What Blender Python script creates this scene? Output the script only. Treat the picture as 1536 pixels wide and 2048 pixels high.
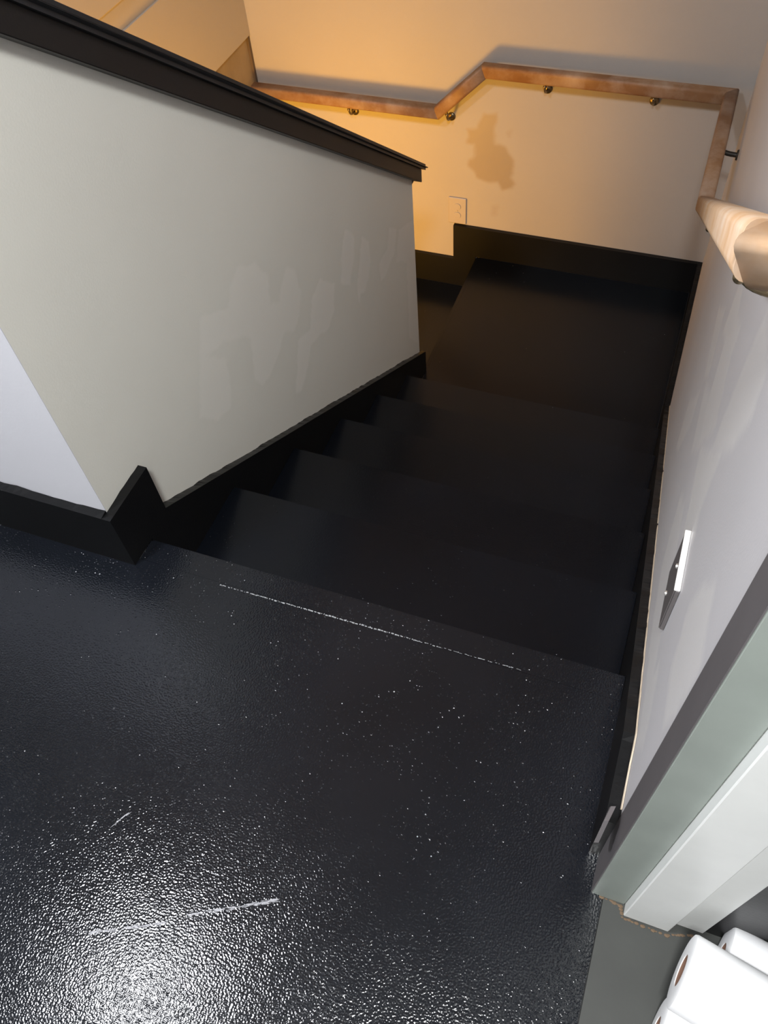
import bpy, bmesh, math, random
from mathutils import Vector, Matrix, noise

for o in list(bpy.data.objects):
    bpy.data.objects.remove(o, do_unlink=True)
S = bpy.context.scene
C = S.collection

# ------------------------------------------------------------------ camera
cam = bpy.data.cameras.new('camera')
cam.sensor_fit = 'HORIZONTAL'
cam.sensor_width = 36.0
cam.lens = 1648.68 * 36.0 / 1536.0
cam.clip_start = 0.02
co = bpy.data.objects.new('camera', cam)
C.objects.link(co)
right = Vector((0.9361152, 0.34497974, -0.06839094))
up = -Vector((0.24154028, -0.77198846, -0.58795588))
back = -Vector((-0.25562988, 0.53387527, -0.80599663))
m = Matrix((right, up, back)).transposed().to_4x4()
m.translation = Vector((0.8488, -0.6701, 1.3087))
co.matrix_world = m
S.camera = co

# ------------------------------------------------------------------ world, lights, exposure
w = bpy.data.worlds.new('world')
S.world = w
w.use_nodes = True
w.node_tree.nodes['Background'].inputs[0].default_value = (0.75, 0.8, 0.9, 1)
w.node_tree.nodes['Background'].inputs[1].default_value = 0.15

def area(name, loc, rot, sx, sy, power, col, spread=180):
    l = bpy.data.lights.new(name, 'AREA')
    l.shape = 'RECTANGLE'
    l.size = sx
    l.size_y = sy
    l.energy = power
    l.color = col
    l.spread = math.radians(spread)
    o = bpy.data.objects.new(name, l)
    C.objects.link(o)
    o.location = loc
    o.rotation_euler = rot
    return o

area('hall_ceiling_light', (-0.40, -0.76, 2.36), (0, 0, 0), 0.22, 0.22, 52, (0.93, 0.95, 1.0))
area('entry_ceiling_light', (0.86, -1.02, 2.36), (0, 0, 0), 0.35, 0.35, 84, (0.97, 0.98, 0.97))
pl = bpy.data.lights.new('warm_stair_lamp', 'POINT')
pl.energy = 84
pl.color = (1.0, 0.46, 0.04)
pl.shadow_soft_size = 0.16
plo = bpy.data.objects.new('warm_stair_lamp', pl)
C.objects.link(plo)
plo.location = (-0.62, 1.08, -0.88)

S.view_settings.view_transform = 'Standard'
S.view_settings.look = 'None'
S.view_settings.exposure = 0.0
S.view_settings.gamma = 1.0
S.view_settings.use_curve_mapping = False

# ------------------------------------------------------------------ measured layout (metres)
RUN, RIS = 0.28, 0.1752          # tread depth, riser height
SL = RIS / RUN
W = 0.9613                       # stair width: wall_right plane
YF = 2.3789                      # far wall plane
YE = -0.0477                     # front face of the half wall
YEND = 1.5921                    # far end of the half wall
TB = 0.0188                      # baseboard thickness
HB = 0.1459                      # baseboard height
S0 = 0.0578                      # skirt board offset over the nosing line
ZL = -6 * RIS                    # landing
ZL2 = -7 * RIS                   # lower landing
XLEFT = -0.97                    # left wall of the stair well
TW = 0.12                        # half wall thickness
CEIL = 2.4

# ------------------------------------------------------------------ materials
def nt(name):
    m = bpy.data.materials.new(name)
    m.use_nodes = True
    t = m.node_tree
    return m, t, t.nodes['Principled BSDF']

def N(t, kind, **kw):
    n = t.nodes.new(kind)
    for k, v in kw.items():
        if k.startswith('i_'):
            key = k[2:]
            key = int(key) if key.isdigit() else key.replace('_', ' ')
            n.inputs[key].default_value = v
        else:
            setattr(n, k, v)
    return n

def L(t, a, b):
    t.links.new(a, b)

def ramp(t, src, p0, p1, c0=(0, 0, 0, 1), c1=(1, 1, 1, 1)):
    r = N(t, 'ShaderNodeValToRGB')
    r.color_ramp.elements[0].position = p0
    r.color_ramp.elements[1].position = p1
    r.color_ramp.elements[0].color = c0
    r.color_ramp.elements[1].color = c1
    L(t, src, r.inputs[0])
    return r.outputs[0]

def mix(t, fac, a, b):
    mx = N(t, 'ShaderNodeMix', data_type='RGBA')
    for sock, v in ((mx.inputs[0], fac), (mx.inputs[6], a), (mx.inputs[7], b)):
        if hasattr(v, 'is_linked') or hasattr(v, 'links'):
            L(t, v, sock)
        else:
            sock.default_value = v
    return mx.outputs[2]

def math_(t, op, a, b=None, clamp=False):
    n = N(t, 'ShaderNodeMath', operation=op, use_clamp=clamp)
    for i, v in enumerate((a, b)):
        if v is None:
            continue
        if hasattr(v, 'links'):
            L(t, v, n.inputs[i])
        else:
            n.inputs[i].default_value = v
    return n.outputs[0]

def coords(t):
    g = N(t, 'ShaderNodeNewGeometry')
    return g.outputs['Position']

def wall_paint(name, col, patch=None, rough=0.55, stipple=0.25, patch_amt=1.0):
    m, t, b = nt(name)
    p = coords(t)
    n1 = N(t, 'ShaderNodeTexNoise', i_Scale=2.2, i_Detail=4.0)
    L(t, p, n1.inputs['Vector'])
    base = mix(t, ramp(t, n1.outputs[0], 0.35, 0.65), (*[c * 0.955 for c in col], 1), (*col, 1))
    if patch:
        a = N(t, 'ShaderNodeAttribute', attribute_name='patch')
        n2 = N(t, 'ShaderNodeTexNoise', i_Scale=45.0, i_Detail=3.0)
        L(t, p, n2.inputs['Vector'])
        f = math_(t, 'MULTIPLY', a.outputs['Fac'], patch_amt)
        base = mix(t, f, base, (*patch, 1))
        r = math_(t, 'MULTIPLY', a.outputs['Fac'], 0.18)
        r = math_(t, 'SUBTRACT', rough, r)
        L(t, r, b.inputs['Roughness'])
    else:
        b.inputs['Roughness'].default_value = rough
    L(t, base, b.inputs['Base Color'])
    n3 = N(t, 'ShaderNodeTexNoise', i_Scale=260.0, i_Detail=2.0)
    L(t, p, n3.inputs['Vector'])
    bp = N(t, 'ShaderNodeBump', i_Strength=stipple, i_Distance=0.0008)
    L(t, n3.outputs[0], bp.inputs['Height'])
    L(t, bp.outputs[0], b.inputs['Normal'])
    return m

def black_paint(name, col=(0.0044, 0.0053, 0.0075), rough=0.10, specks=True, amount=0.5, coat=0.0, stip=0.43, spec=0.5):
    """glossy black floor enamel with dust nibs caught in it"""
    m, t, b = nt(name)
    p = coords(t)
    nb = N(t, 'ShaderNodeTexNoise', i_Scale=3.0, i_Detail=5.0)
    L(t, p, nb.inputs['Vector'])
    big = ramp(t, nb.outputs[0], 0.3, 0.72)
    base = mix(t, big, (*col, 1), (*[c * 1.5 for c in col], 1))
    ro = math_(t, 'MULTIPLY', big, 0.05)
    ro = math_(t, 'ADD', ro, rough)
    L(t, ro, b.inputs['Roughness'])
    b.inputs['Specular IOR Level'].default_value = spec
    b.inputs['Coat Weight'].default_value = coat
    b.inputs['Coat Roughness'].default_value = 0.15
    # roller stipple
    st = N(t, 'ShaderNodeTexNoise', i_Scale=330.0, i_Detail=0.5)
    L(t, p, st.inputs['Vector'])
    h = math_(t, 'MULTIPLY', st.outputs[0], stip)
    # brush streaks along X
    mp = N(t, 'ShaderNodeMapping')
    mp.inputs['Scale'].default_value = (25.0, 170.0, 60.0)
    L(t, p, mp.inputs['Vector'])
    br = N(t, 'ShaderNodeTexNoise', i_Scale=1.0, i_Detail=3.0)
    L(t, mp.outputs[0], br.inputs['Vector'])
    mk = N(t, 'ShaderNodeTexNoise', i_Scale=2.3, i_Detail=2.0)
    L(t, p, mk.inputs['Vector'])
    brm = math_(t, 'MULTIPLY', ramp(t, mk.outputs[0], 0.45, 0.7), 0.12)
    h = math_(t, 'ADD', h, math_(t, 'MULTIPLY', br.outputs[0], brm))
    col_out = base
    if specks:
        dens = N(t, 'ShaderNodeTexNoise', i_Scale=7.0, i_Detail=3.0, i_Roughness=0.6)
        L(t, p, dens.inputs['Vector'])
        dm = ramp(t, dens.outputs[0], 0.38, 0.72)
        tot = None
        for sc, rad, thr in ((150.0, 0.34, 0.50), (260.0, 0.36, 0.42)):
            v = N(t, 'ShaderNodeTexVoronoi', feature='F1', i_Scale=sc, i_Randomness=1.0)
            L(t, p, v.inputs['Vector'])
            sep = N(t, 'ShaderNodeSeparateColor')
            L(t, v.outputs['Color'], sep.inputs[0])
            # random cell value must beat a threshold that falls where dust is dense
            need = math_(t, 'SUBTRACT', 1.0, math_(t, 'MULTIPLY', dm, (thr + 0.25) * amount))
            need = math_(t, 'SUBTRACT', need, 0.03 * amount)
            on = math_(t, 'GREATER_THAN', sep.outputs[0], need)
            rr = math_(t, 'MULTIPLY', math_(t, 'ADD', sep.outputs[1], 0.5), rad * 0.66)
            q = math_(t, 'SUBTRACT', 1.0, math_(t, 'DIVIDE', v.outputs['Distance'], rr), clamp=True)
            q = math_(t, 'MULTIPLY', math_(t, 'SINE', math_(t, 'MULTIPLY', q, 1.5708)), on)
            tot = q if tot is None else math_(t, 'MAXIMUM', tot, q)
        h = math_(t, 'ADD', h, math_(t, 'MULTIPLY', tot, 0.55))
        # a few pale crumbs of dust on top
        v = N(t, 'ShaderNodeTexVoronoi', feature='F1', i_Scale=105.0)
        L(t, p, v.inputs['Vector'])
        sep = N(t, 'ShaderNodeSeparateColor')
        L(t, v.outputs['Color'], sep.inputs[0])
        need = math_(t, 'SUBTRACT', 1.0 - 0.012 * amount, math_(t, 'MULTIPLY', dm, 0.13 * amount))
        on = math_(t, 'GREATER_THAN', sep.outputs[0], need)
        rr = math_(t, 'MULTIPLY', sep.outputs[1], 0.10)
        rr = math_(t, 'ADD', rr, 0.035)
        crumb = math_(t, 'MULTIPLY', math_(t, 'LESS_THAN', v.outputs['Distance'], rr), on)
        col_out = mix(t, crumb, base, (0.34, 0.35, 0.36, 1))
        h = math_(t, 'ADD', h, math_(t, 'MULTIPLY', crumb, 0.8))
    L(t, col_out, b.inputs['Base Color'])
    bp = N(t, 'ShaderNodeBump', i_Strength=1.0, i_Distance=0.0011)
    L(t, h, bp.inputs['Height'])
    L(t, bp.outputs[0], b.inputs['Normal'])
    return m

def plain(name, col, rough=0.5, metal=0.0, bump=0.1, scale=120.0, var=0.1):
    m, t, b = nt(name)
    p = coords(t)
    n1 = N(t, 'ShaderNodeTexNoise', i_Scale=scale * 0.12, i_Detail=4.0)
    L(t, p, n1.inputs['Vector'])
    L(t, mix(t, ramp(t, n1.outputs[0], 0.3, 0.7), (*[c * (1 - var) for c in col], 1), (*col, 1)), b.inputs['Base Color'])
    b.inputs['Roughness'].default_value = rough
    b.inputs['Metallic'].default_value = metal
    n3 = N(t, 'ShaderNodeTexNoise', i_Scale=scale, i_Detail=2.0)
    L(t, p, n3.inputs['Vector'])
    bp = N(t, 'ShaderNodeBump', i_Strength=bump, i_Distance=0.001)
    L(t, n3.outputs[0], bp.inputs['Height'])
    L(t, bp.outputs[0], b.inputs['Normal'])
    return m

def wood_rail(name, col, dark, pale_amt):
    m, t, b = nt(name)
    p = coords(t)
    n1 = N(t, 'ShaderNodeTexNoise', i_Scale=16.0, i_Detail=3.0)
    mp = N(t, 'ShaderNodeMapping')
    mp.inputs['Scale'].default_value = (0.5, 0.5, 1.0)
    L(t, p, mp.inputs['Vector'])
    L(t, mp.outputs[0], n1.inputs['Vector'])
    base = mix(t, ramp(t, n1.outputs[0], 0.3, 0.7), (*dark, 1), (*col, 1))
    # white primer smeared over the worn stain
    n2 = N(t, 'ShaderNodeTexNoise', i_Scale=9.0, i_Detail=5.0, i_Roughness=0.65)
    L(t, p, n2.inputs['Vector'])
    f = math_(t, 'MULTIPLY', ramp(t, n2.outputs[0], 0.40, 0.68), pale_amt)
    base = mix(t, f, base, (0.48, 0.40, 0.33, 1))
    L(t, base, b.inputs['Base Color'])
    b.inputs['Roughness'].default_value = 0.58
    n3 = N(t, 'ShaderNodeTexNoise', i_Scale=80.0, i_Detail=3.0)
    L(t, p, n3.inputs['Vector'])
    bp = N(t, 'ShaderNodeBump', i_Strength=0.2, i_Distance=0.001)
    L(t, n3.outputs[0], bp.inputs['Height'])
    L(t, bp.outputs[0], b.inputs['Normal'])
    return m

M = {}
M['half_wall'] = wall_paint('half_wall_paint', (0.77, 0.765, 0.70), (0.87, 0.855, 0.80), patch_amt=0.75)
M['front_wall'] = wall_paint('front_wall_paint', (0.60, 0.60, 0.64))
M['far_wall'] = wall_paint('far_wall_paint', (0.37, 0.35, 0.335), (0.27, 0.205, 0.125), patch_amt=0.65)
M['right_wall'] = wall_paint('right_wall_paint', (0.66, 0.65, 0.672), (0.87, 0.855, 0.845), patch_amt=0.85)
M['left_wall'] = wall_paint('left_wall_paint', (0.42, 0.385, 0.34))
M['plain_wall'] = wall_paint('plain_wall_paint', (0.6, 0.6, 0.6))
M['ceiling'] = wall_paint('ceiling_paint', (0.5, 0.5, 0.5))
M['raw'] = plain('raw_plaster', (0.30, 0.24, 0.17), 0.85, bump=0.4, scale=60, var=0.35)
M['floor'] = black_paint('black_floor_enamel', amount=1.0)
M['stair'] = black_paint('black_stair_enamel', col=(0.0020, 0.0028, 0.0046), rough=0.22, amount=0.12, stip=0.12, spec=0.34)
M['base'] = black_paint('black_trim_enamel', col=(0.0045, 0.0046, 0.0050), rough=0.33, specks=False, stip=0.1, spec=0.22)
M['fascia'] = black_paint('black_fascia_enamel', col=(0.004, 0.0036, 0.0036), rough=0.45, specks=False, stip=0.1)
M['cap'] = black_paint('black_cap_enamel', col=(0.011, 0.012, 0.014), rough=0.38, specks=False, stip=0.1)
M['caulk'] = plain('pale_scraped_edge', (0.62, 0.52, 0.40), 0.8)
M['ridge'] = plain('grey_dust_line', (0.30, 0.31, 0.32), 0.6, bump=1.0, scale=400)
M['scratch'] = plain('grey_scuff', (0.42, 0.42, 0.45), 0.4, bump=1.0, scale=400)
M['steel'] = plain('grey_frame_paint', (0.31, 0.345, 0.315), 0.45, bump=0.05)
M['frame_side_sheet'] = plain('dark_frame_sheet', (0.135, 0.125, 0.13), 0.5, bump=0.05)
M['white_jamb'] = plain('white_jamb_paint', (0.88, 0.89, 0.87), 0.4, bump=0.06, var=0.05)
M['room_floor'] = plain('grey_room_floor', (0.034, 0.036, 0.032), 0.6, bump=0.1, var=0.2)
M['rust'] = plain('brown_grime', (0.13, 0.085, 0.05), 0.8, bump=0.5)
M['rail'] = wood_rail('orange_brown_rail', (0.24, 0.13, 0.064), (0.17, 0.078, 0.032), 0.40)
M['rail_pale'] = wood_rail('pale_worn_rail', (0.40, 0.25, 0.14), (0.34, 0.195, 0.095), 0.6)
M['brass'] = plain('aged_brass', (0.27, 0.21, 0.125), 0.32, metal=0.9)
M['dark_metal'] = plain('dark_metal', (0.03, 0.025, 0.022), 0.5, metal=0.3)
M['white_plastic'] = plain('white_plastic', (0.80, 0.79, 0.76), 0.35, bump=0.0, var=0.02)
M['almond'] = plain('almond_plastic', (0.40, 0.365, 0.335), 0.4, bump=0.0, var=0.02)
M['slot'] = plain('socket_slot', (0.10, 0.07, 0.05), 0.6)
M['plate_grey'] = plain('grey_cover_plate', (0.17, 0.155, 0.155), 0.45, metal=0.2, bump=0.02)
M['screw'] = plain('pale_screw', (0.6, 0.58, 0.55), 0.3, metal=0.6)
M['paper'] = plain('white_tissue_paper', (0.90, 0.90, 0.91), 0.9, bump=0.15, scale=300, var=0.02)
M['card'] = plain('brown_cardboard', (0.22, 0.12, 0.08), 0.85)

# ------------------------------------------------------------------ mesh helpers
def obj(name, bm, mat, parent=None, smooth=False):
    me = bpy.data.meshes.new(name)
    bm.normal_update()
    bm.to_mesh(me)
    bm.free()
    if smooth:
        for p in me.polygons:
            p.use_smooth = True
    me.materials.append(mat)
    o = bpy.data.objects.new(name, me)
    C.objects.link(o)
    if parent:
        o.parent = parent
        o.matrix_parent_inverse = Matrix.Translation(-Vector(parent.location))
        # parts are written in world coordinates
    return o

def empty(name, loc=(0, 0, 0)):
    o = bpy.data.objects.new(name, None)
    C.objects.link(o)
    o.location = loc
    return o

def tag(o, label=None, cat=None, group=None, kind=None):
    if label: o['label'] = label
    if cat: o['category'] = cat
    if group: o['group'] = group
    if kind: o['kind'] = kind
    return o

def box(bm, x0, x1, y0, y1, z0, z1, bevel=0.0, seg=1):
    vs = [bm.verts.new((x, y, z)) for z in (z0, z1) for y in (y0, y1) for x in (x0, x1)]
    fs = [bm.faces.new([vs[i] for i in q]) for q in
          ((0, 2, 3, 1), (4, 5, 7, 6), (0, 1, 5, 4), (2, 6, 7, 3), (0, 4, 6, 2), (1, 3, 7, 5))]
    if bevel:
        es = list({e for f in fs for e in f.edges})
        bmesh.ops.bevel(bm, geom=es, offset=bevel, segments=seg, affect='EDGES', profile=0.5)
    return bm

def boxo(name, mat, parent, *a, **k):
    return obj(name, box(bmesh.new(), *a, **k), mat, parent)

def cyl(bm, p0, p1, r0, r1=None, n=20, cap=True):
    p0, p1 = Vector(p0), Vector(p1)
    r1 = r0 if r1 is None else r1
    d = (p1 - p0).normalized()
    a = d.orthogonal().normalized()
    b = d.cross(a)
    rings = []
    for p, r in ((p0, r0), (p1, r1)):
        rings.append([bm.verts.new(p + a * math.cos(2 * math.pi * i / n) * r + b * math.sin(2 * math.pi * i / n) * r) for i in range(n)])
    for i in range(n):
        j = (i + 1) % n
        bm.faces.new((rings[0][i], rings[0][j], rings[1][j], rings[1][i]))
    if cap:
        bm.faces.new(rings[0][::-1])
        bm.faces.new(rings[1])
    return bm

def prism_x(pts, x0, x1, subdiv=None, wob=0.0, wob_side=0, seed=0):
    """side-view polygon (Y,Z) extruded along X; top edges may be wobbly on the wall side"""
    bm = bmesh.new()
    P = []
    n = len(pts)
    for i in range(n):
        a, b = pts[i], pts[(i + 1) % n]
        P.append((a[0], a[1], i))
        if subdiv and i in subdiv:
            ln = math.hypot(b[0] - a[0], b[1] - a[1])
            k = max(1, int(ln / 0.012))
            for j in range(1, k):
                t = j / k
                P.append((a[0] + (b[0] - a[0]) * t, a[1] + (b[1] - a[1]) * t, -1))
    A, B = [], []
    for y, z, tagi in P:
        dz = 0.0
        if tagi == -1 and wob:
            dz = noise.noise(Vector((y * 38 + seed, z * 38, seed * 1.7))) * wob + noise.noise(Vector((y * 9 + seed, 3.1, z * 9))) * wob
        A.append(bm.verts.new((x0, y, z + (dz if wob_side == 0 else 0))))
        B.append(bm.verts.new((x1, y, z + (dz if wob_side == 1 else 0))))
    m_ = len(P)
    for i in range(m_):
        j = (i + 1) % m_
        bm.faces.new((A[i], A[j], B[j], B[i]))
    bm.faces.new(A[::-1])
    bm.faces.new(B)
    bmesh.ops.recalc_face_normals(bm, faces=bm.faces)
    return bm

def poly_dist(px, py, poly):
    inside = False
    best = 1e9
    n = len(poly)
    for i in range(n):
        ax, ay = poly[i]
        bx, by = poly[(i + 1) % n]
        if (ay > py) != (by > py) and px < (bx - ax) * (py - ay) / (by - ay) + ax:
            inside = not inside
        dx, dy = bx - ax, by - ay
        t = max(0, min(1, ((px - ax) * dx + (py - ay) * dy) / (dx * dx + dy * dy + 1e-12)))
        d = math.hypot(px - ax - dx * t, py - ay - dy * t)
        best = min(best, d)
    return best if inside else -best

def patch_wall(name, mat, axis, plane, u0, u1, lo, hi, step, polys, thick, soft=0.006, kind='structure', dirn=1):
    """wall face as a fine grid carrying the mask of its repaired or stained patches.
    axis 'x': plane X=plane, u is Y;  axis 'y': plane Y=plane, u is X.  lo/hi give Z limits as functions of u"""
    nu = max(1, int((u1 - u0) / step))
    nv = max(1, int((max(hi(u0), hi(u1)) - min(lo(u0), lo(u1))) / step))
    verts, faces, val = [], [], []
    boxes = [(min(p[0] for p in q) - .02, max(p[0] for p in q) + .02, min(p[1] for p in q) - .02, max(p[1] for p in q) + .02, q, s) for q, s in polys]
    for j in range(nv + 1):
        for i in range(nu + 1):
            u = u0 + (u1 - u0) * i / nu
            z = lo(u) + (hi(u) - lo(u)) * j / nv
            verts.append((plane, u, z) if axis == 'x' else (u, plane, z))
            uu = u + 0.006 * noise.noise(Vector((u * 40, z * 40, 1.3)))
            zz = z + 0.008 * noise.noise(Vector((u * 30, z * 30, 7.7)))
            v = 0.0
            for a, b, c, d, q, s in boxes:
                if a < uu < b and c < zz < d:
                    dd = poly_dist(uu, zz, q)
                    v = max(v, s * max(0.0, min(1.0, 0.5 + dd / soft)))
            val.append(v)
    for j in range(nv):
        for i in range(nu):
            a = j * (nu + 1) + i
            faces.append((a, a + 1, a + nu + 2, a + nu + 1))
    me = bpy.data.meshes.new(name)
    me.from_pydata(verts, [], faces)
    me.update()
    bm = bmesh.new()
    bm.from_mesh(me)
    # give the wall its thickness: extrude the rim back and close it
    lay = bm.verts.layers.float.new('patch')
    bm.verts.ensure_lookup_table()
    for k, v in enumerate(val):
        bm.verts[k][lay] = v
    rim = [e for e in bm.edges if e.is_boundary]
    ret = bmesh.ops.extrude_edge_only(bm, edges=rim)
    nv_ = [g for g in ret['geom'] if isinstance(g, bmesh.types.BMVert)]
    off = Vector((thick, 0, 0)) if axis == 'x' else Vector((0, thick, 0))
    bmesh.ops.translate(bm, verts=nv_, vec=off)
    for v in nv_:
        v[lay] = 0.0
    bmesh.ops.holes_fill(bm, edges=[e for e in bm.edges if e.is_boundary], sides=0)
    bmesh.ops.recalc_face_normals(bm, faces=bm.faces)
    bm.to_mesh(me)
    bm.free()
    me.materials.append(mat)
    o = bpy.data.objects.new(name, me)
    C.objects.link(o)
    o['kind'] = kind
    return o

# ------------------------------------------------------------------ the setting
# half wall between the flight and the stair well (its stair side carries repaired patches)
LP = [
 ([(1.064,-.026),(1.117,-.074),(1.098,-.143),(1.054,-.201),(1.0,-.154),(1.02,-.086)], 1.0),
 ([(1.169,-.114),(1.209,-.167),(1.211,-.236),(1.153,-.299),(1.12,-.284),(1.096,-.309),(1.104,-.229),(1.139,-.163)], 1.0),
 ([(1.372,-.234),(1.433,-.272),(1.408,-.34),(1.321,-.361),(1.274,-.36),(1.275,-.293),(1.349,-.287)], .8),
 ([(1.457,-.292),(1.60,-.353),(1.60,-.909),(1.493,-.781),(1.506,-.452),(1.414,-.384)], .7),
 ([(.882,-.052),(.957,-.121),(.933,-.198),(.889,-.219),(.778,-.18),(.742,-.227),(.678,-.264),(.657,-.243),(.716,-.115),(.788,-.138),(.825,-.062)], .8),
 ([(.73,.102),(.76,.07),(.776,-.004),(.748,-.055),(.703,-.075),(.655,-.039),(.616,-.071),(.557,-.089),(.518,-.082),(.49,-.036),(.522,.067),(.436,.133),(.361,.159),(.334,.18),(.372,.251),(.466,.192),(.495,.223),(.535,.249),(.607,.203),(.641,.142),(.626,.071),(.665,.048),(.697,.083)], .55),
 ([(.334,.18),(.408,.104),(.402,.035),(.379,-.02),(.321,.001),(.271,.063)], .5),
]
CB = lambda y: 0.987 - 0.747 * y      # underside of the fascia
hw = patch_wall('wall_half', M['half_wall'], 'x', 0.0, YE, YEND, lambda u: -1.45 if u > 2 else -1.42, lambda u: CB(u) + 0.03, 0.008, LP, -TW)

# front guard wall of the opening (faces the upper floor)
boxo('wall_front', M['front_wall'], None, XLEFT, -TW, YE, YE + TW, -2.4, 1.03)['kind'] = 'structure'
boxo('corner_paint_film', M['front_wall'], bpy.data.objects['wall_front'], -TW, -0.0002, YE - 0.0012, YE - 0.0001, 0, 1.02)  # thin film continuing the front wall colour across the half wall's end

FP = [
 ([(.02,-.396),(.07,-.387),(.072,-.428),(.06,-.451),(.069,-.512),(.107,-.517),(.125,-.544),(.149,-.574),(.149,-.615),(.141,-.648),(.156,-.677),(.15,-.7),(.117,-.708),(.108,-.713),(.083,-.681),(.022,-.682),(-.005,-.673),(-.019,-.647),(-.043,-.622),(-.044,-.598),(-.017,-.574),(-.018,-.53),(-.054,-.528),(-.042,-.5),(-.052,-.469),(-.01,-.454),(-.001,-.424)], 1.0),
 ([(.067,-.79),(.091,-.786),(.089,-.836),(.062,-.84)], .35), ([(.111,-.455),(.135,-.448),(.121,-.476)], .5),
]
def strip_wall(name, mat, axis, plane, u0, u1, z0, z1, fine, step, polys, thick):
    """like patch_wall but only the window fine=(ua,ub,za,zb) is gridded finely"""
    ua, ub, za, zb = fine
    us = [u0] + [ua + (ub - ua) * i / int((ub - ua) / step) for i in range(int((ub - ua) / step) + 1)] + [u1]
    zs = [z0] + [za + (zb - za) * i / int((zb - za) / step) for i in range(int((zb - za) / step) + 1)] + [z1]
    bm = bmesh.new()
    lay = bm.verts.layers.float.new('patch')
    bxs = [(min(p[0] for p in q) - .02, max(p[0] for p in q) + .02, min(p[1] for p in q) - .02, max(p[1] for p in q) + .02, q, s) for q, s in polys]
    g = []
    for z in zs:
        row = []
        for u in us:
            v = bm.verts.new((plane, u, z) if axis == 'x' else (u, plane, z))
            uu = u + 0.006 * noise.noise(Vector((u * 40, z * 40, 1.3)))
            zz = z + 0.008 * noise.noise(Vector((u * 30, z * 30, 7.7)))
            val = 0.0
            for a, b, c, d, q, s in bxs:
                if a < uu < b and c < zz < d:
                    val = max(val, s * max(0.0, min(1.0, 0.5 + poly_dist(uu, zz, q) / 0.018)))
            v[lay] = val
            row.append(v)
        g.append(row)
    for j in range(len(zs) - 1):
        for i in range(len(us) - 1):
            bm.faces.new((g[j][i], g[j][i + 1], g[j + 1][i + 1], g[j + 1][i]))
    rim = [e for e in bm.edges if e.is_boundary]
    ret = bmesh.ops.extrude_edge_only(bm, edges=rim)
    nv_ = [k for k in ret['geom'] if isinstance(k, bmesh.types.BMVert)]
    bmesh.ops.translate(bm, verts=nv_, vec=Vector((thick, 0, 0)) if axis == 'x' else Vector((0, thick, 0)))
    bmesh.ops.holes_fill(bm, edges=[e for e in bm.edges if e.is_boundary], sides=0)
    bmesh.ops.recalc_face_normals(bm, faces=bm.faces)
    o = obj(name, bm, mat)
    o['kind'] = 'structure'
    return o

strip_wall('wall_far', M['far_wall'], 'y', YF, XLEFT - 0.1, W + 0.15, -2.9, CEIL, (-0.10, 0.20, -0.90, -0.34), 0.006, FP, 0.12)

RP = [
 ([(.576,.377),(.485,.429),(.429,.423),(.338,.475),(.333,.428),(.213,.4),(.323,.233),(.411,.237),(.485,.321),(.575,.278)], .8),
 ([(.836,.113),(.677,.23),(.63,.206),(.557,.176),(.634,.103),(.712,.103)], .7),
 ([(.15,.662),(.002,.711),(-.021,.659),(.021,.567),(.169,.401),(.17,.531),(.166,.611)], .8),
 ([(.622,.067),(.581,.025),(.653,-.146),(.742,-.236),(.8,-.138)], .6),
 ([(.564,.153),(.422,.258),(.311,.241),(.402,.137)], .6),
 ([(.327,.1),(.233,.187),(.118,.214),(.076,.192),(-.148,.241),(-.114,.166),(.032,.079),(.216,.023),(.274,.053)], .7),
 ([(-.142,.53),(-.193,.605),(-.225,.6),(-.279,.597),(-.282,.5),(-.266,.422),(-.179,.395),(-.123,.456)], .8),
 ([(.29,.264),(.07,.512),(.069,.455),(.059,.399),(.022,.389),(.059,.322),(.109,.251),(.161,.265)], .9),
 ([(-.102,.261),(-.142,.276),(-.224,.27),(-.207,.201),(-.114,.166)], .7),
]
strip_wall('wall_right', M['right_wall'], 'x', W, -0.3005, YF, -2.0, CEIL, (-0.285, 1.0, -0.3, 0.75), 0.009, RP, 0.15)
# right wall behind the camera, past the door opening, and over it
boxo('wall_right_rear', M['plain_wall'], None, W, W + 0.15, -2.6, -1.28, 0, CEIL)['kind'] = 'structure'
boxo('wall_right_header', M['plain_wall'], None, W, W + 0.15, -1.28, -0.292, 2.08, CEIL)['kind'] = 'structure'
boxo('wall_back', M['plain_wall'], None, -2.1, 3.0, -2.72, -2.6, -0.05, CEIL)['kind'] = 'structure'
boxo('wall_hall_left', M['plain_wall'], None, -2.22, -2.1, -2.6, YE, -0.05, CEIL)['kind'] = 'structure'
boxo('wall_hall_front', M['plain_wall'], None, -2.1, XLEFT - 0.12, YE, YE + 0.12, -0.05, CEIL)['kind'] = 'structure'
boxo('wall_room_right', M['plain_wall'], None, 3.0, 3.12, -2.6, -0.24, -0.05, CEIL)['kind'] = 'structure'
boxo('baseboard_room', M['base'], None, 1.1135, 2.999, -0.352, -0.3405, 0.0002, 0.30)['kind'] = 'structure'
boxo('wall_room_far', M['plain_wall'], None, 1.1135, 3.0, -0.34, -0.24, -0.05, CEIL)['kind'] = 'structure'
boxo('ceiling', M['ceiling'], None, -2.22, 3.12, -2.72, YF + 0.12, CEIL, CEIL + 0.08)['kind'] = 'structure'

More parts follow.
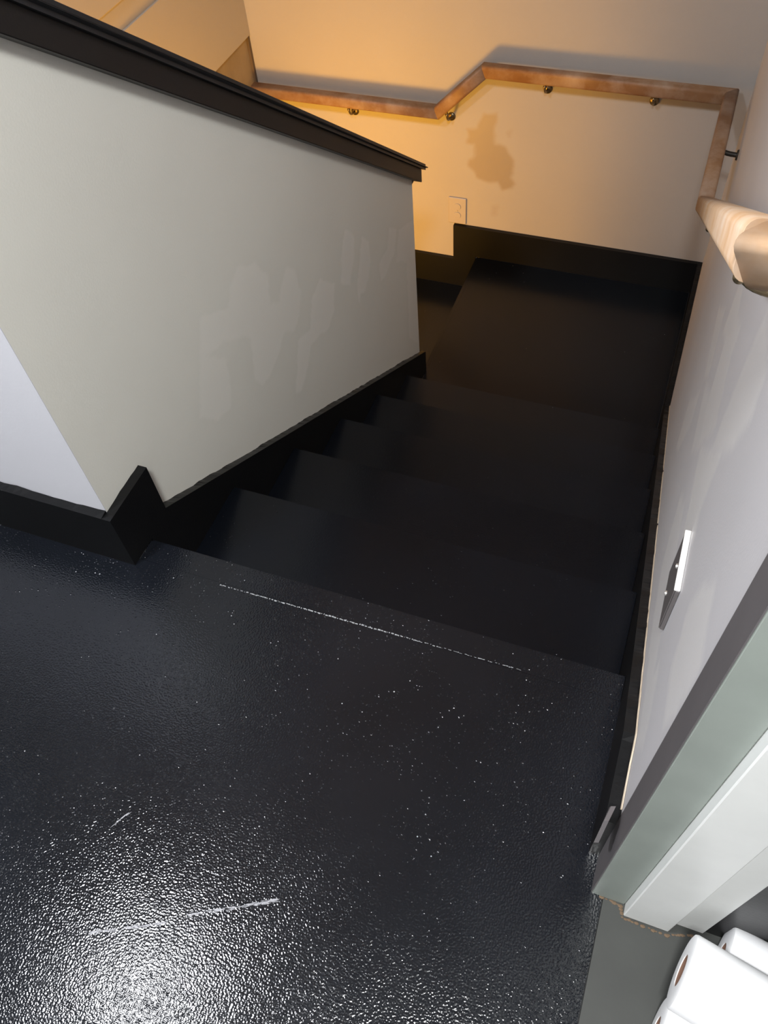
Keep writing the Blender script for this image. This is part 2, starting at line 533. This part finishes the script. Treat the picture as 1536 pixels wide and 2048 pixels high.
# left wall of the stair well: raw plaster strip under the drywall
wl = boxo('wall_left', M['raw'], None, XLEFT - 0.12, XLEFT, YE, YF, -2.9, CEIL)
wl['kind'] = 'structure'
boxo('drywall_sheet', M['left_wall'], wl, XLEFT, XLEFT + 0.014, YE + TW, YF - 0.001, -0.19, 0.158, bevel=0.0015)
boxo('drywall_sheet', M['left_wall'], wl, XLEFT, XLEFT + 0.008, YE + TW, YF - 0.001, 0.158, 0.235)
boxo('drywall_sheet', M['left_wall'], wl, XLEFT, XLEFT + 0.018, YE + TW, YF - 0.001, 0.235, CEIL - 0.001, bevel=0.0015)
boxo('drywall_sheet', M['left_wall'], wl, XLEFT, XLEFT + 0.014, YE + TW, YF - 0.30, -2.9, -0.191)

boxo('joint_gap', M['slot'], wl, XLEFT + 0.0001, XLEFT + 0.010, YF - 0.016, YF - 0.0015, -0.62, -0.1915)

# ---- floors
fl = empty('floor')
fl['kind'] = 'structure'
boxo('floor_panel', M['floor'], fl, -2.1, W + 0.013, -2.6, -0.0500, -0.05, 0)
bm = box(bmesh.new(), TB + 0.001, W - TB - 0.001, -0.0496, 0.0, -0.035, 0.0)
es = [e for e in bm.edges if abs(e.verts[0].co.y) < 1e-6 and abs(e.verts[1].co.y) < 1e-6 and abs(e.verts[0].co.z - e.verts[1].co.z) < 1e-6]
bmesh.ops.bevel(bm, geom=es, offset=0.006, segments=3, affect='EDGES')
obj('nosing_board', bm, M['floor'], fl)
# crusty line of dust along the nosing joint
bm = bmesh.new()
random.seed(4)
x = 0.197
while x < 0.772:
    t = (x - 0.197) / 0.575
    dens = 0.45 + 0.55 * math.sin(min(1, t * 1.3) * math.pi)
    ln = random.uniform(0.0008, 0.005)
    y = -0.055 + 0.008 * t + random.uniform(-0.0006, 0.0006)
    hw_ = random.uniform(0.0004, 0.0013) * dens
    box(bm, x, x + ln, y - hw_, y + hw_, -0.0003, random.uniform(0.0005, 0.0014))
    x += ln + random.uniform(-0.0008, 0.0028) / dens
tag(obj('dust_line', bm, M['ridge'], fl), 'pale crusty line along the nosing joint', kind='stuff')
# scuffs near the camera
def scuff(x0, y0, x1, y1, n, wd, seed):
    random.seed(seed)
    bm = bmesh.new()
    d = Vector((x1 - x0, y1 - y0, 0))
    nn = Vector((-d.y, d.x, 0)).normalized()
    for i in range(n):
        t = random.random()
        c = Vector((x0, y0, 0)) + d * t + nn * random.gauss(0, wd)
        l = random.uniform(0.003, 0.012)
        u = d.normalized()
        a, b = c - u * l, c + u * l
        h = random.uniform(0.0003, 0.0009)
        k = nn * random.uniform(0.0003, 0.0009)
        vs = [bm.verts.new(a + Vector((0, 0, -.0002))), bm.verts.new(c - k), bm.verts.new(b + Vector((0, 0, -.0002))), bm.verts.new(c + k), bm.verts.new(c + Vector((0, 0, h)))]
        for q in ((0, 1, 4), (1, 2, 4), (2, 3, 4), (3, 0, 4)):
            bm.faces.new([vs[z] for z in q])
    bmesh.ops.recalc_face_normals(bm, faces=bm.faces)
    return bm
tag(obj('scuff', scuff(.411, -.580, .528, -.517, 90, .0012, 1), M['scratch'], fl), 'pale double scuff', kind='stuff')
tag(obj('scuff', scuff(.285, -.650, .385, -.600, 60, .0014, 2), M['scratch'], fl), 'pale scuff', kind='stuff')
tag(obj('scuff', scuff(.236, -.505, .250, -.480, 10, .0008, 3), M['scratch'], fl), 'short pale scuff', kind='stuff')

rf = boxo('floor_room', M['room_floor'], None, W + 0.0145, 3.0, -2.6, -0.3015, -0.05, -0.0005)
rf['kind'] = 'structure'
boxo('floor_threshold_joint', M['base'], None, W + 0.013, W + 0.0145, -1.28, -0.3545, -0.05, -0.003)['kind'] = 'structure'

# ---- staircase
st = empty('staircase', (0.48, 0, 0))
tag(st, 'black painted wooden staircase stepping down from the upper floor to the corner landing', 'stairs')
X0, X1 = TB + 0.0008, W - TB - 0.0008
def nosed(bm, x0, x1, y0, y1, zt, th, axis='y'):
    b = box(bm, x0, x1, y0, y1, zt - th, zt)
    if axis == 'y':
        es = [e for e in b.edges if all(abs(v.co.y - y1) < 1e-6 for v in e.verts) and abs(e.verts[0].co.z - e.verts[1].co.z) < 1e-6]
    else:
        es = [e for e in b.edges if all(abs(v.co.x - x0) < 1e-6 for v in e.verts) and abs(e.verts[0].co.z - e.verts[1].co.z) < 1e-6]
    bmesh.ops.bevel(b, geom=es, offset=0.006, segments=3, affect='EDGES')
    return b
OV = 0.018
for k in range(1, 7):
    yn = (k - 1) * RUN
    zt = -(k - 1) * RIS
    if k > 1:
        obj('tread', nosed(bmesh.new(), X0, X1, yn - RUN - OV + 0.0005, yn, zt, 0.034), M['stair'], st)
    boxo('riser', M['stair'], st, X0, X1, yn - OV - 0.018, yn - OV, -k * RIS + 0.0004, zt - (0.0355 if k == 1 else 0.0344))
boxo('landing_floor', M['stair'], st, X0, X1, 5 * RUN - OV + 0.0005, YEND + TB + 0.0005, ZL - 0.034, ZL)
boxo('landing_floor', M['stair'], st, 0.020, X1, YEND + TB + 0.0005, YF - TB - 0.0006, ZL - 0.034, ZL)
obj('landing_nosing', nosed(bmesh.new(), 0.0037, 0.0197, YEND + TB + 0.001, YF - TB - 0.0006, ZL, 0.034, 'x'), M['stair'], st)
boxo('riser', M['stair'], st, 0.021, 0.039, YEND + TB + 0.001, YF - TB - 0.001, ZL2 + 0.0004, ZL - 0.0345)
st = empty('staircase', (-0.5, 2.0, ZL2))
tag(st, 'lower landing one step down, glimpsed dark brown behind the end of the half wall', 'stairs')
boxo('landing_floor', M['stair'], st, XLEFT + 0.035, 0.0205, YEND + TB + 0.0005, YF - TB - 0.0006, ZL2 - 0.034, ZL2)
for k in range(1, 6):                       # the flight that goes on down beside the half wall
    yn = YEND + TB - (k - 1) * RUN
    zt = ZL2 - k * RIS
    boxo('riser', M['stair'], st, XLEFT + 0.016, -TW - 0.001, yn - 0.018, yn - 0.0005, zt + 0.0004, zt + RIS - (0.0344 if k == 1 else 0.001))
    if k < 5:
        boxo('tread', M['stair'], st, XLEFT + 0.016, -TW - 0.001, yn - RUN - 0.019, yn - 0.0185, zt - 0.034, zt)

# ---- baseboards and skirts
sk = lambda y: S0 - SL * y
pts = [(YE - TB, 0.0002), (YE - TB, HB), (0.064, HB), (0.064, sk(0.064)), (YEND + TB, sk(YEND + TB)), (YEND + TB, ZL + 0.0002), (0.0006, ZL + 0.0002), (0.0006, 0.0002)]
tag(obj('baseboard_left', prism_x(pts, 0.0003, TB, subdiv=(1, 3), wob=0.0035, wob_side=0, seed=1), M['base']), kind='structure')
# return of the skirt round the end of the half wall
boxo('baseboard_wall_end', M['base'], None, -TW, 0.0, YEND + 0.0005, YEND + TB, ZL2 + 0.0003, sk(YEND + TB))['kind'] = 'structure'
bm = bmesh.new()
n = 130
rows = []
for i in range(n + 1):
    xx = XLEFT - 1.13 + (0.0 - XLEFT + 1.13) * i / n
    jz = 0.0035 * noise.noise(Vector((xx * 38, 5.5, 0))) + 0.002 * noise.noise(Vector((xx * 9, 1.5, 0)))
    rows.append([bm.verts.new((xx, YE - TB, 0.0002)), bm.verts.new((xx, YE - TB, HB)), bm.verts.new((xx, YE - 0.0015, HB + jz)), bm.verts.new((xx, YE - 0.0015, 0.0002))])
for i in range(n):
    for q in range(4):
        p_, r_ = rows[i], rows[i + 1]
        bm.faces.new((p_[q], p_[(q + 1) % 4], r_[(q + 1) % 4], r_[q]))
bm.faces.new(rows[0]); bm.faces.new(rows[-1][::-1])
bmesh.ops.recalc_face_normals(bm, faces=bm.faces)
tag(obj('baseboard_front', bm, M['base']), kind='structure')
# scraped plaster edge over the front baseboard
def ragged(name, pts3, offs, wd, mat, seed):
    """thin ragged bead along a 3D polyline"""
    bm = bmesh.new()
    random.seed(seed)
    prev = None
    for i in range(len(pts3) - 1):
        a, b = Vector(pts3[i]), Vector(pts3[i + 1])
        k = max(2, int((b - a).length / 0.010))
        for j in range(k + (1 if i == len(pts3) - 2 else 0)):
            p = a.lerp(b, j / k)
            f = max(0.15, 0.7 + 0.9 * noise.noise(Vector((p.x * 45 + seed, p.y * 45, p.z * 45))))
            ring = [bm.verts.new(p), bm.verts.new(p + Vector(offs)), bm.verts.new(p + Vector(offs) * 0.6 + Vector((0, 0, wd * f))), bm.verts.new(p + Vector((0, 0, wd * f * 1.1)))]
            if prev:
                for q in range(4):
                    bm.faces.new((prev[q], prev[(q + 1) % 4], ring[(q + 1) % 4], ring[q]))
            prev = ring
    bmesh.ops.recalc_face_normals(bm, faces=bm.faces)
    return bm
pts = [(-0.3005, 0.0002), (-0.3005, 0.165), (-0.17, 0.165), (1.539, ZL + HB), (YF - 0.0005, ZL + HB), (YF - 0.0005, ZL + 0.0003), (0.0006, ZL + 0.0003), (0.0006, 0.0002)]
br_ = obj('baseboard_right', prism_x(pts, W - TB, W - 0.0004, subdiv=(1, 2, 3), wob=0.004, wob_side=1, seed=5), M['base'])
br_['kind'] = 'structure'
tag(obj('scraped_edge', ragged('e', [(W - 0.0005, -0.28, 0.166), (W - 0.0005, -0.17, 0.166), (W - 0.0005, 1.539, ZL + HB + 0.001)], (-0.0022, 0, 0), 0.0032, M['caulk'], 3), M['caulk'], br_), 'pale ragged plaster edge')
# far baseboard with its step down
def prism_y(pts, y0, y1):
    bm = bmesh.new()
    A = [bm.verts.new((x, y0, z)) for x, z in pts]
    B = [bm.verts.new((x, y1, z)) for x, z in pts]
    for i in range(len(pts)):
        j = (i + 1) % len(pts)
        bm.faces.new((A[i], A[j], B[j], B[i]))
    bm.faces.new(A[::-1]); bm.faces.new(B)
    bmesh.ops.recalc_face_normals(bm, faces=bm.faces)
    return bm
zt = ZL + HB
pts = [(W - TB - 0.0004, ZL + 0.0003), (W - TB - 0.0004, zt), (0.0, zt + 0.0005), (-0.1023, zt), (-0.1023, zt - RIS), (XLEFT + TB, zt - RIS), (XLEFT + TB, ZL2 + 0.0003), (0.0, ZL2 + 0.0003), (0.0, ZL + 0.0003)]
tag(obj('baseboard_far', prism_y(pts, YF - TB, YF - 0.0004), M['base']), kind='structure')
boxo('baseboard_well', M['base'], None, XLEFT + 0.0145, XLEFT + 0.0145 + TB, YEND, YF - TB - 0.001, ZL2 + 0.0003, ZL2 + HB)['kind'] = 'structure'
# torn flap of paint film at the end of the right baseboard
bm = bmesh.new()
vs = [bm.verts.new(p) for p in ((W-.020,-.3,.150),(W-.026,-.335,.168),(W-.030,-.345,.205),(W-.026,-.325,.238),(W-.020,-.300,.225),(W-.0188,-.290,.190))]
f = bm.faces.new(vs)
r = bmesh.ops.extrude_face_region(bm, geom=[f])
bmesh.ops.translate(bm, verts=[g for g in r['geom'] if isinstance(g, bmesh.types.BMVert)], vec=(0.006, 0.002, 0))
bmesh.ops.recalc_face_normals(bm, faces=bm.faces)
obj('tape_flap', bm, M['frame_side_sheet'], br_)

# ---- black cap along the half wall
cap = empty('trim_1', (0, YE, 1.0))
cap['kind'] = 'structure'
def sloped(name, x0, x1, y0, y1, zlo, zhi, mat, bev=0.004):
    bm = bmesh.new()
    vs = [bm.verts.new((x, y, f(y))) for f in (zlo, zhi) for y in (y0, y1) for x in (x0, x1)]
    for q in ((0, 2, 3, 1), (4, 5, 7, 6), (0, 1, 5, 4), (2, 6, 7, 3), (0, 4, 6, 2), (1, 3, 7, 5)):
        bm.faces.new([vs[i] for i in q])
    bmesh.ops.bevel(bm, geom=list(bm.edges), offset=bev, segments=3, affect='EDGES')
    return obj(name, bm, mat, cap)
TP = lambda y: 1.0585 - 0.7505 * y
CR = lambda y: 1.0345 - 0.748 * y
sloped('cap_board', -TW - 0.045, 0.047, YE - 0.03, 1.628, CR, TP, M['cap'], 0.009)
sloped('fascia', 0.0004, 0.027, YE - 0.0, 1.613, CB, lambda y: CR(y) - 0.0003, M['fascia'], 0.0015)
sloped('fascia', -TW - 0.027, -TW - 0.0004, YE + TW + 0.03, 1.613, CB, lambda y: CR(y) - 0.0003, M['fascia'], 0.0015)
sloped('fascia', -TW, 0.0, YEND + 0.0004, 1.613, lambda y: CB(1.613), lambda y: CR(y) - 0.0003, M['fascia'], 0.0015)
t2 = empty('trim_2', (XLEFT, YE, 1.03))
t2['kind'] = 'structure'
boxo('cap_board', M['cap'], t2, XLEFT, -TW - 0.046, YE - 0.045, YE + TW + 0.045, 1.0305, 1.056, bevel=0.005)
boxo('fascia', M['cap'], t2, XLEFT, 0.0, YE - 0.022, YE - 0.002, 0.982, 1.030, bevel=0.001)

# ---- door frame on the right
d = empty('door_1', (W, -0.3, 0))
d['kind'] = 'structure'
tag(boxo('frame_side_sheet', M['frame_side_sheet'], d, 0.9570, 0.9582, -0.3540, -0.3010, 0.0008, 2.10), 'thin darker purplish grey sheet over the side of the frame')  # separate thin sheet makes this side darker than the rest of the frame
boxo('grey_frame', M['steel'], d, 0.9584, 1.0055, -0.3545, -0.3010, 0.0008, 2.10, bevel=0.0012)
boxo('white_jamb', M['white_jamb'], d, 1.006, 1.069, -0.3700, -0.2925, 0.003, 2.08, bevel=0.0015)
boxo('white_jamb', M['white_jamb'], d, 1.0695, 1.113, -0.3580, -0.2925, 0.010, 2.08, bevel=0.0015)
boxo('grey_frame', M['steel'], d, 0.945, 1.0055, -1.28, -1.235, 0.0008, 2.10, bevel=0.0012)
boxo('white_jamb', M['white_jamb'], d, 1.006, 1.113, -1.28, -1.22, 0.003, 2.08, bevel=0.0015)
boxo('white_jamb', M['white_jamb'], d, 1.006, 1.113, -1.22, -0.370, 2.04, 2.079)
# rusty grime bead at the foot of the frame
bm = bmesh.new()
random.seed(8)
path = [(0.972, -0.3545), (1.0, -0.357), (1.006, -0.372), (1.035, -0.374), (1.069, -0.374), (1.09, -0.366), (1.115, -0.362)]
for i in range(len(path) - 1):
    a, b = Vector((*path[i], 0)), Vector((*path[i + 1], 0))
    k = 6
    for j in range(k):
        p = a.lerp(b, (j + random.random()) / k)
        r_ = random.uniform(0.0012, 0.003)
        bmesh.ops.create_icosphere(bm, subdivisions=1, radius=r_, matrix=Matrix.Translation(p + Vector((0, random.uniform(-.001, .001), 0))) @ Matrix.Diagonal((1.6, 1.0, 0.35, 1)))
tag(obj('grime', bm, M['rust'], d), 'rusty brown grime along the foot of the frame', kind='stuff')

# ------------------------------------------------------------------ handrail
hr = empty('handrail', (0.9, 2.32, -0.2))
tag(hr, 'worn orange-brown wooden handrail running along the far wall and up the right wall', 'handrail')
path = [Vector(p) for p in ((XLEFT + 0.0185, 2.318, -0.376), (-0.152, 2.318, -0.376), (0.033, 2.318, -0.199), (0.894, 2.318, -0.199), (0.894, 1.68, -0.199), (0.914, -0.09, 0.905), (W - 0.0006, -0.09, 0.905))]
HWD, HHT, CH = 0.023, 0.023, 0.011
def section():
    pts = []
    for cx, cy, a0 in ((1, 1, 0), (-1, 1, 90), (-1, -1, 180), (1, -1, 270)):
        for k in range(5):
            a = math.radians(a0 + 90 * k / 4)
            pts.append((cx * (HWD - CH) + math.cos(a) * CH, cy * (HHT - CH) + math.sin(a) * CH))
    return pts
SEC = section()
for i in range(len(path) - 1):
    a, b = path[i], path[i + 1]
    dd = (b - a).normalized()
    side = dd.cross(Vector((0, 0, 1))).normalized()
    upv = side.cross(dd).normalized()
    bm = bmesh.new()
    rings = []
    for idx, P in ((i, a), (i + 1, b)):
        if 0 < idx < len(path) - 1:
            n_ = ((path[idx] - path[idx - 1]).normalized() + (path[idx + 1] - path[idx]).normalized()).normalized()
        else:
            n_ = dd
        ring = []
        for s, u in SEC:
            off = side * s + upv * u
            t = -off.dot(n_) / dd.dot(n_)
            ring.append(bm.verts.new(P + off + dd * t))
        rings.append(ring)
    k = len(SEC)
    for j in range(k):
        bm.faces.new((rings[0][j], rings[0][(j + 1) % k], rings[1][(j + 1) % k], rings[1][j]))
    bm.faces.new(rings[0][::-1]); bm.faces.new(rings[1])
    bmesh.ops.recalc_face_normals(bm, faces=bm.faces)
    o = obj('rail', bm, M['rail_pale'] if i >= 4 else M['rail'], hr)
    for p in o.data.polygons:
        p.use_smooth = len(p.vertices) == 4
    if i >= 4:
        o['label'] = 'pale worn rail section smeared with primer'

def bracket(px, py, pz, wall, mat, drop=0.05, ar=0.0045):
    """small rail bracket: saddle under the rail, curved arm, round rosette on the wall"""
    bm = bmesh.new()
    zb = pz - HHT
    if wall == 'far':
        wp = Vector((px, YF - 0.0006, zb - drop)); n_ = Vector((0, -1, 0)); along = Vector((1, 0, 0))
    else:
        wp = Vector((W - 0.0006, py, zb - drop)); n_ = Vector((-1, 0, 0)); along = Vector((0, 1, 0))
    top = Vector((px, py, zb))
    cyl(bm, wp, wp + n_ * 0.005, 0.017, 0.015)
    c1 = wp + n_ * 0.005
    c2 = Vector((top.x, top.y, wp.z))
    pts = []
    for i in range(9):
        t = i / 8
        pts.append(c1 * (1 - t) ** 2 + c2 * 2 * t * (1 - t) + top * t * t)
    for i in range(8):
        cyl(bm, pts[i], pts[i + 1], ar, ar, 12, cap=False)
    for q in pts[1:8]:
        bmesh.ops.create_uvsphere(bm, u_segments=12, v_segments=8, radius=ar * 1.02, matrix=Matrix.Translation(q))
    bmesh.ops.create_uvsphere(bm, u_segments=14, v_segments=10, radius=0.0068, matrix=Matrix.Translation(top - Vector((0, 0, 0.013))))
    o = obj('bracket', bm, mat, hr, smooth=True)
    sb = bmesh.new()
    a = top - along * 0.022
    b = top + along * 0.022
    box(sb, min(a.x, b.x) - (0.009 if wall != 'far' else 0), max(a.x, b.x) + (0.009 if wall != 'far' else 0),
        min(a.y, b.y) - (0.009 if wall == 'far' else 0), max(a.y, b.y) + (0.009 if wall == 'far' else 0), zb - 0.003, zb - 0.0002)
    s_ = obj('saddle', sb, mat, hr)
    s_.parent = o
    s_.matrix_parent_inverse = Matrix.Translation(-Vector(hr.location))
    return o
for X in (-0.53, -0.115, 0.258, 0.645):
    z = -0.376 if X < -0.152 else (-0.199 if X > 0.033 else -0.376 + (X + 0.152) / 0.185 * 0.177)
    bracket(X, 2.318, z - (0.008 if X == -0.115 else 0), 'far', M['brass'])
bracket(0.894, 2.06, -0.199, 'right', M['dark_metal'], 0.03, 0.008)
for Y in (0.97, 0.05):
    bracket(0.894 + (1.68 - Y) * 0.0113, Y, 0.905 - (Y + 0.09) * 0.6237 - 0.006, 'right', M['brass'], 0.026)

# ------------------------------------------------------------------ outlets
def outlet_far():
    cx, cz = -0.088, -0.838
    t = empty('wall_outlet', (cx, YF, cz))
    tag(t, 'almond double power outlet low on the far wall just above the stepped baseboard', 'outlet')
    boxo('cover_plate', M['almond'], t, cx - 0.040, cx + 0.040, YF - 0.0075, YF - 0.0005, cz - 0.0625, cz + 0.0625, bevel=0.0025)
    for s in (-1, 1):
        zc = cz + s * 0.021
        bm = bmesh.new()
        cyl(bm, (cx, YF - 0.0076, zc), (cx, YF - 0.0100, zc), 0.0165, 0.016, 24)
        r_ = obj('receptacle', bm, M['almond'], t)
        sb = bmesh.new()
        box(sb, cx - 0.0080, cx - 0.0050, YF - 0.0108, YF - 0.0101, zc - 0.002, zc + 0.008)
        box(sb, cx + 0.0050, cx + 0.0080, YF - 0.0108, YF - 0.0101, zc - 0.001, zc + 0.007)
        cyl(sb, (cx, YF - 0.0101, zc - 0.008), (cx, YF - 0.0108, zc - 0.008), 0.003, n=12)
        so = obj('slot', sb, M['slot'], t)
        so.parent = r_
        so.matrix_parent_inverse = Matrix.Translation(-Vector(t.location))
    bm = bmesh.new()
    cyl(bm, (cx, YF - 0.0076, cz), (cx, YF - 0.0092, cz), 0.0035, n=12)
    obj('screw', bm, M['screw'], t)
outlet_far()

def outlet_right():
    cy, cz = 0.008, 0.300
    t = empty('wall_outlet', (W, cy, cz))
    tag(t, 'white edged wall box with dull grey cover on the right wall above the stairs', 'outlet')
    y0, y1, z0, z1 = cy - 0.050, cy + 0.050, cz - 0.054, cz + 0.054
    boxo('wall_box', M['plate_grey'], t, W - 0.0060, W - 0.0005, y0, y1, z0, z1 - 0.003, bevel=0.0006)
    tag(boxo('top_edge', M['white_plastic'], t, W - 0.0085, W - 0.0005, y0, y1, z1 - 0.0028, z1 + 0.0010, bevel=0.0008), 'bright white top edge')
    boxo('cover_plate', M['plate_grey'], t, W - 0.0078, W - 0.0062, y0 + .001, y1 - .001, z0 + .001, z1 - .0032, bevel=0.0006)
    for zz in (z0 + 0.018, z1 - 0.018):
        bm = bmesh.new()
        cyl(bm, (W - 0.0079, cy, zz), (W - 0.0103, cy, zz), 0.004, 0.003, n=12)
        obj('screw', bm, M['screw'], t)
outlet_right()

# ------------------------------------------------------------------ paper rolls
AX0 = Vector((0.94, -0.34, 0)).normalized()
PD0 = Vector((0.34, 0.94, 0)).normalized()
def roll(along, perp, z, label, rad=0.0475, length=0.23, yaw=0.20):
    AX, PD = AX0, PD0
    c = AX * along + PD * perp + Vector((0, 0, z))
    if yaw is not None:
        AX = Vector((math.cos(yaw), -math.sin(yaw), 0))
        PD = Vector((math.sin(yaw), math.cos(yaw), 0))
    t = empty('paper_roll', c - Vector((0, 0, rad)))
    tag(t, label, 'paper roll', 'stack of paper rolls in the doorway')
    n = 56
    bm = bmesh.new()
    prof = [(0.0, 0.0205), (0.0, rad - 0.004), (0.0012, rad - 0.0012), (0.004, rad), (length - 0.004, rad), (length, rad - 0.004), (length, 0.0205)]
    rings = []
    for (s, r_) in prof:
        ring = []
        for i in range(n):
            a = 2 * math.pi * i / n
            rr = r_ * (1 + (0.006 * noise.noise(Vector((math.cos(a) * 2, math.sin(a) * 2, s * 8 + along * 5))) if r_ > 0.03 else 0))
            ring.append(bm.verts.new(c + AX * s + PD * math.cos(a) * rr + Vector((0, 0, math.sin(a) * rr))))
        rings.append(ring)
    for k in range(len(rings)):
        A, B = rings[k], rings[(k + 1) % len(rings)]
        for i in range(n):
            j = (i + 1) % n
            bm.faces.new((A[i], A[j], B[j], B[i]))
    bmesh.ops.recalc_face_normals(bm, faces=bm.faces)
    o = obj('paper', bm, M['paper'], t, smooth=True)
    try:
        o.data.set_sharp_from_angle(angle=math.radians(40))
    except Exception:
        pass
    bm = bmesh.new()
    rings = []
    for s, r_ in ((0.001, 0.0203), (0.001, 0.0188), (length - 0.001, 0.0188), (length - 0.001, 0.0203)):
        rings.append([bm.verts.new(c + AX * s + PD * math.cos(2 * math.pi * i / 32) * r_ + Vector((0, 0, math.sin(2 * math.pi * i / 32) * r_))) for i in range(32)])
    for k in range(4):
        A, B = rings[k], rings[(k + 1) % 4]
        for i in range(32):
            j = (i + 1) % 32
            bm.faces.new((A[i], A[j], B[j], B[i]))
    bmesh.ops.recalc_face_normals(bm, faces=bm.faces)
    obj('cardboard_core', bm, M['card'], t, smooth=True)
RZ = 0.0478
roll(1.154, -0.046, RZ + 0.0768, 'white paper roll lying on top of the stack, its brown core showing', yaw=0.20)
roll(1.194, 0.019, RZ, 'white paper roll at the back of the stack, nearest the white door jamb')
roll(1.170, -0.110, RZ, 'white paper roll at the front bottom of the stack, cut off by the lower edge')
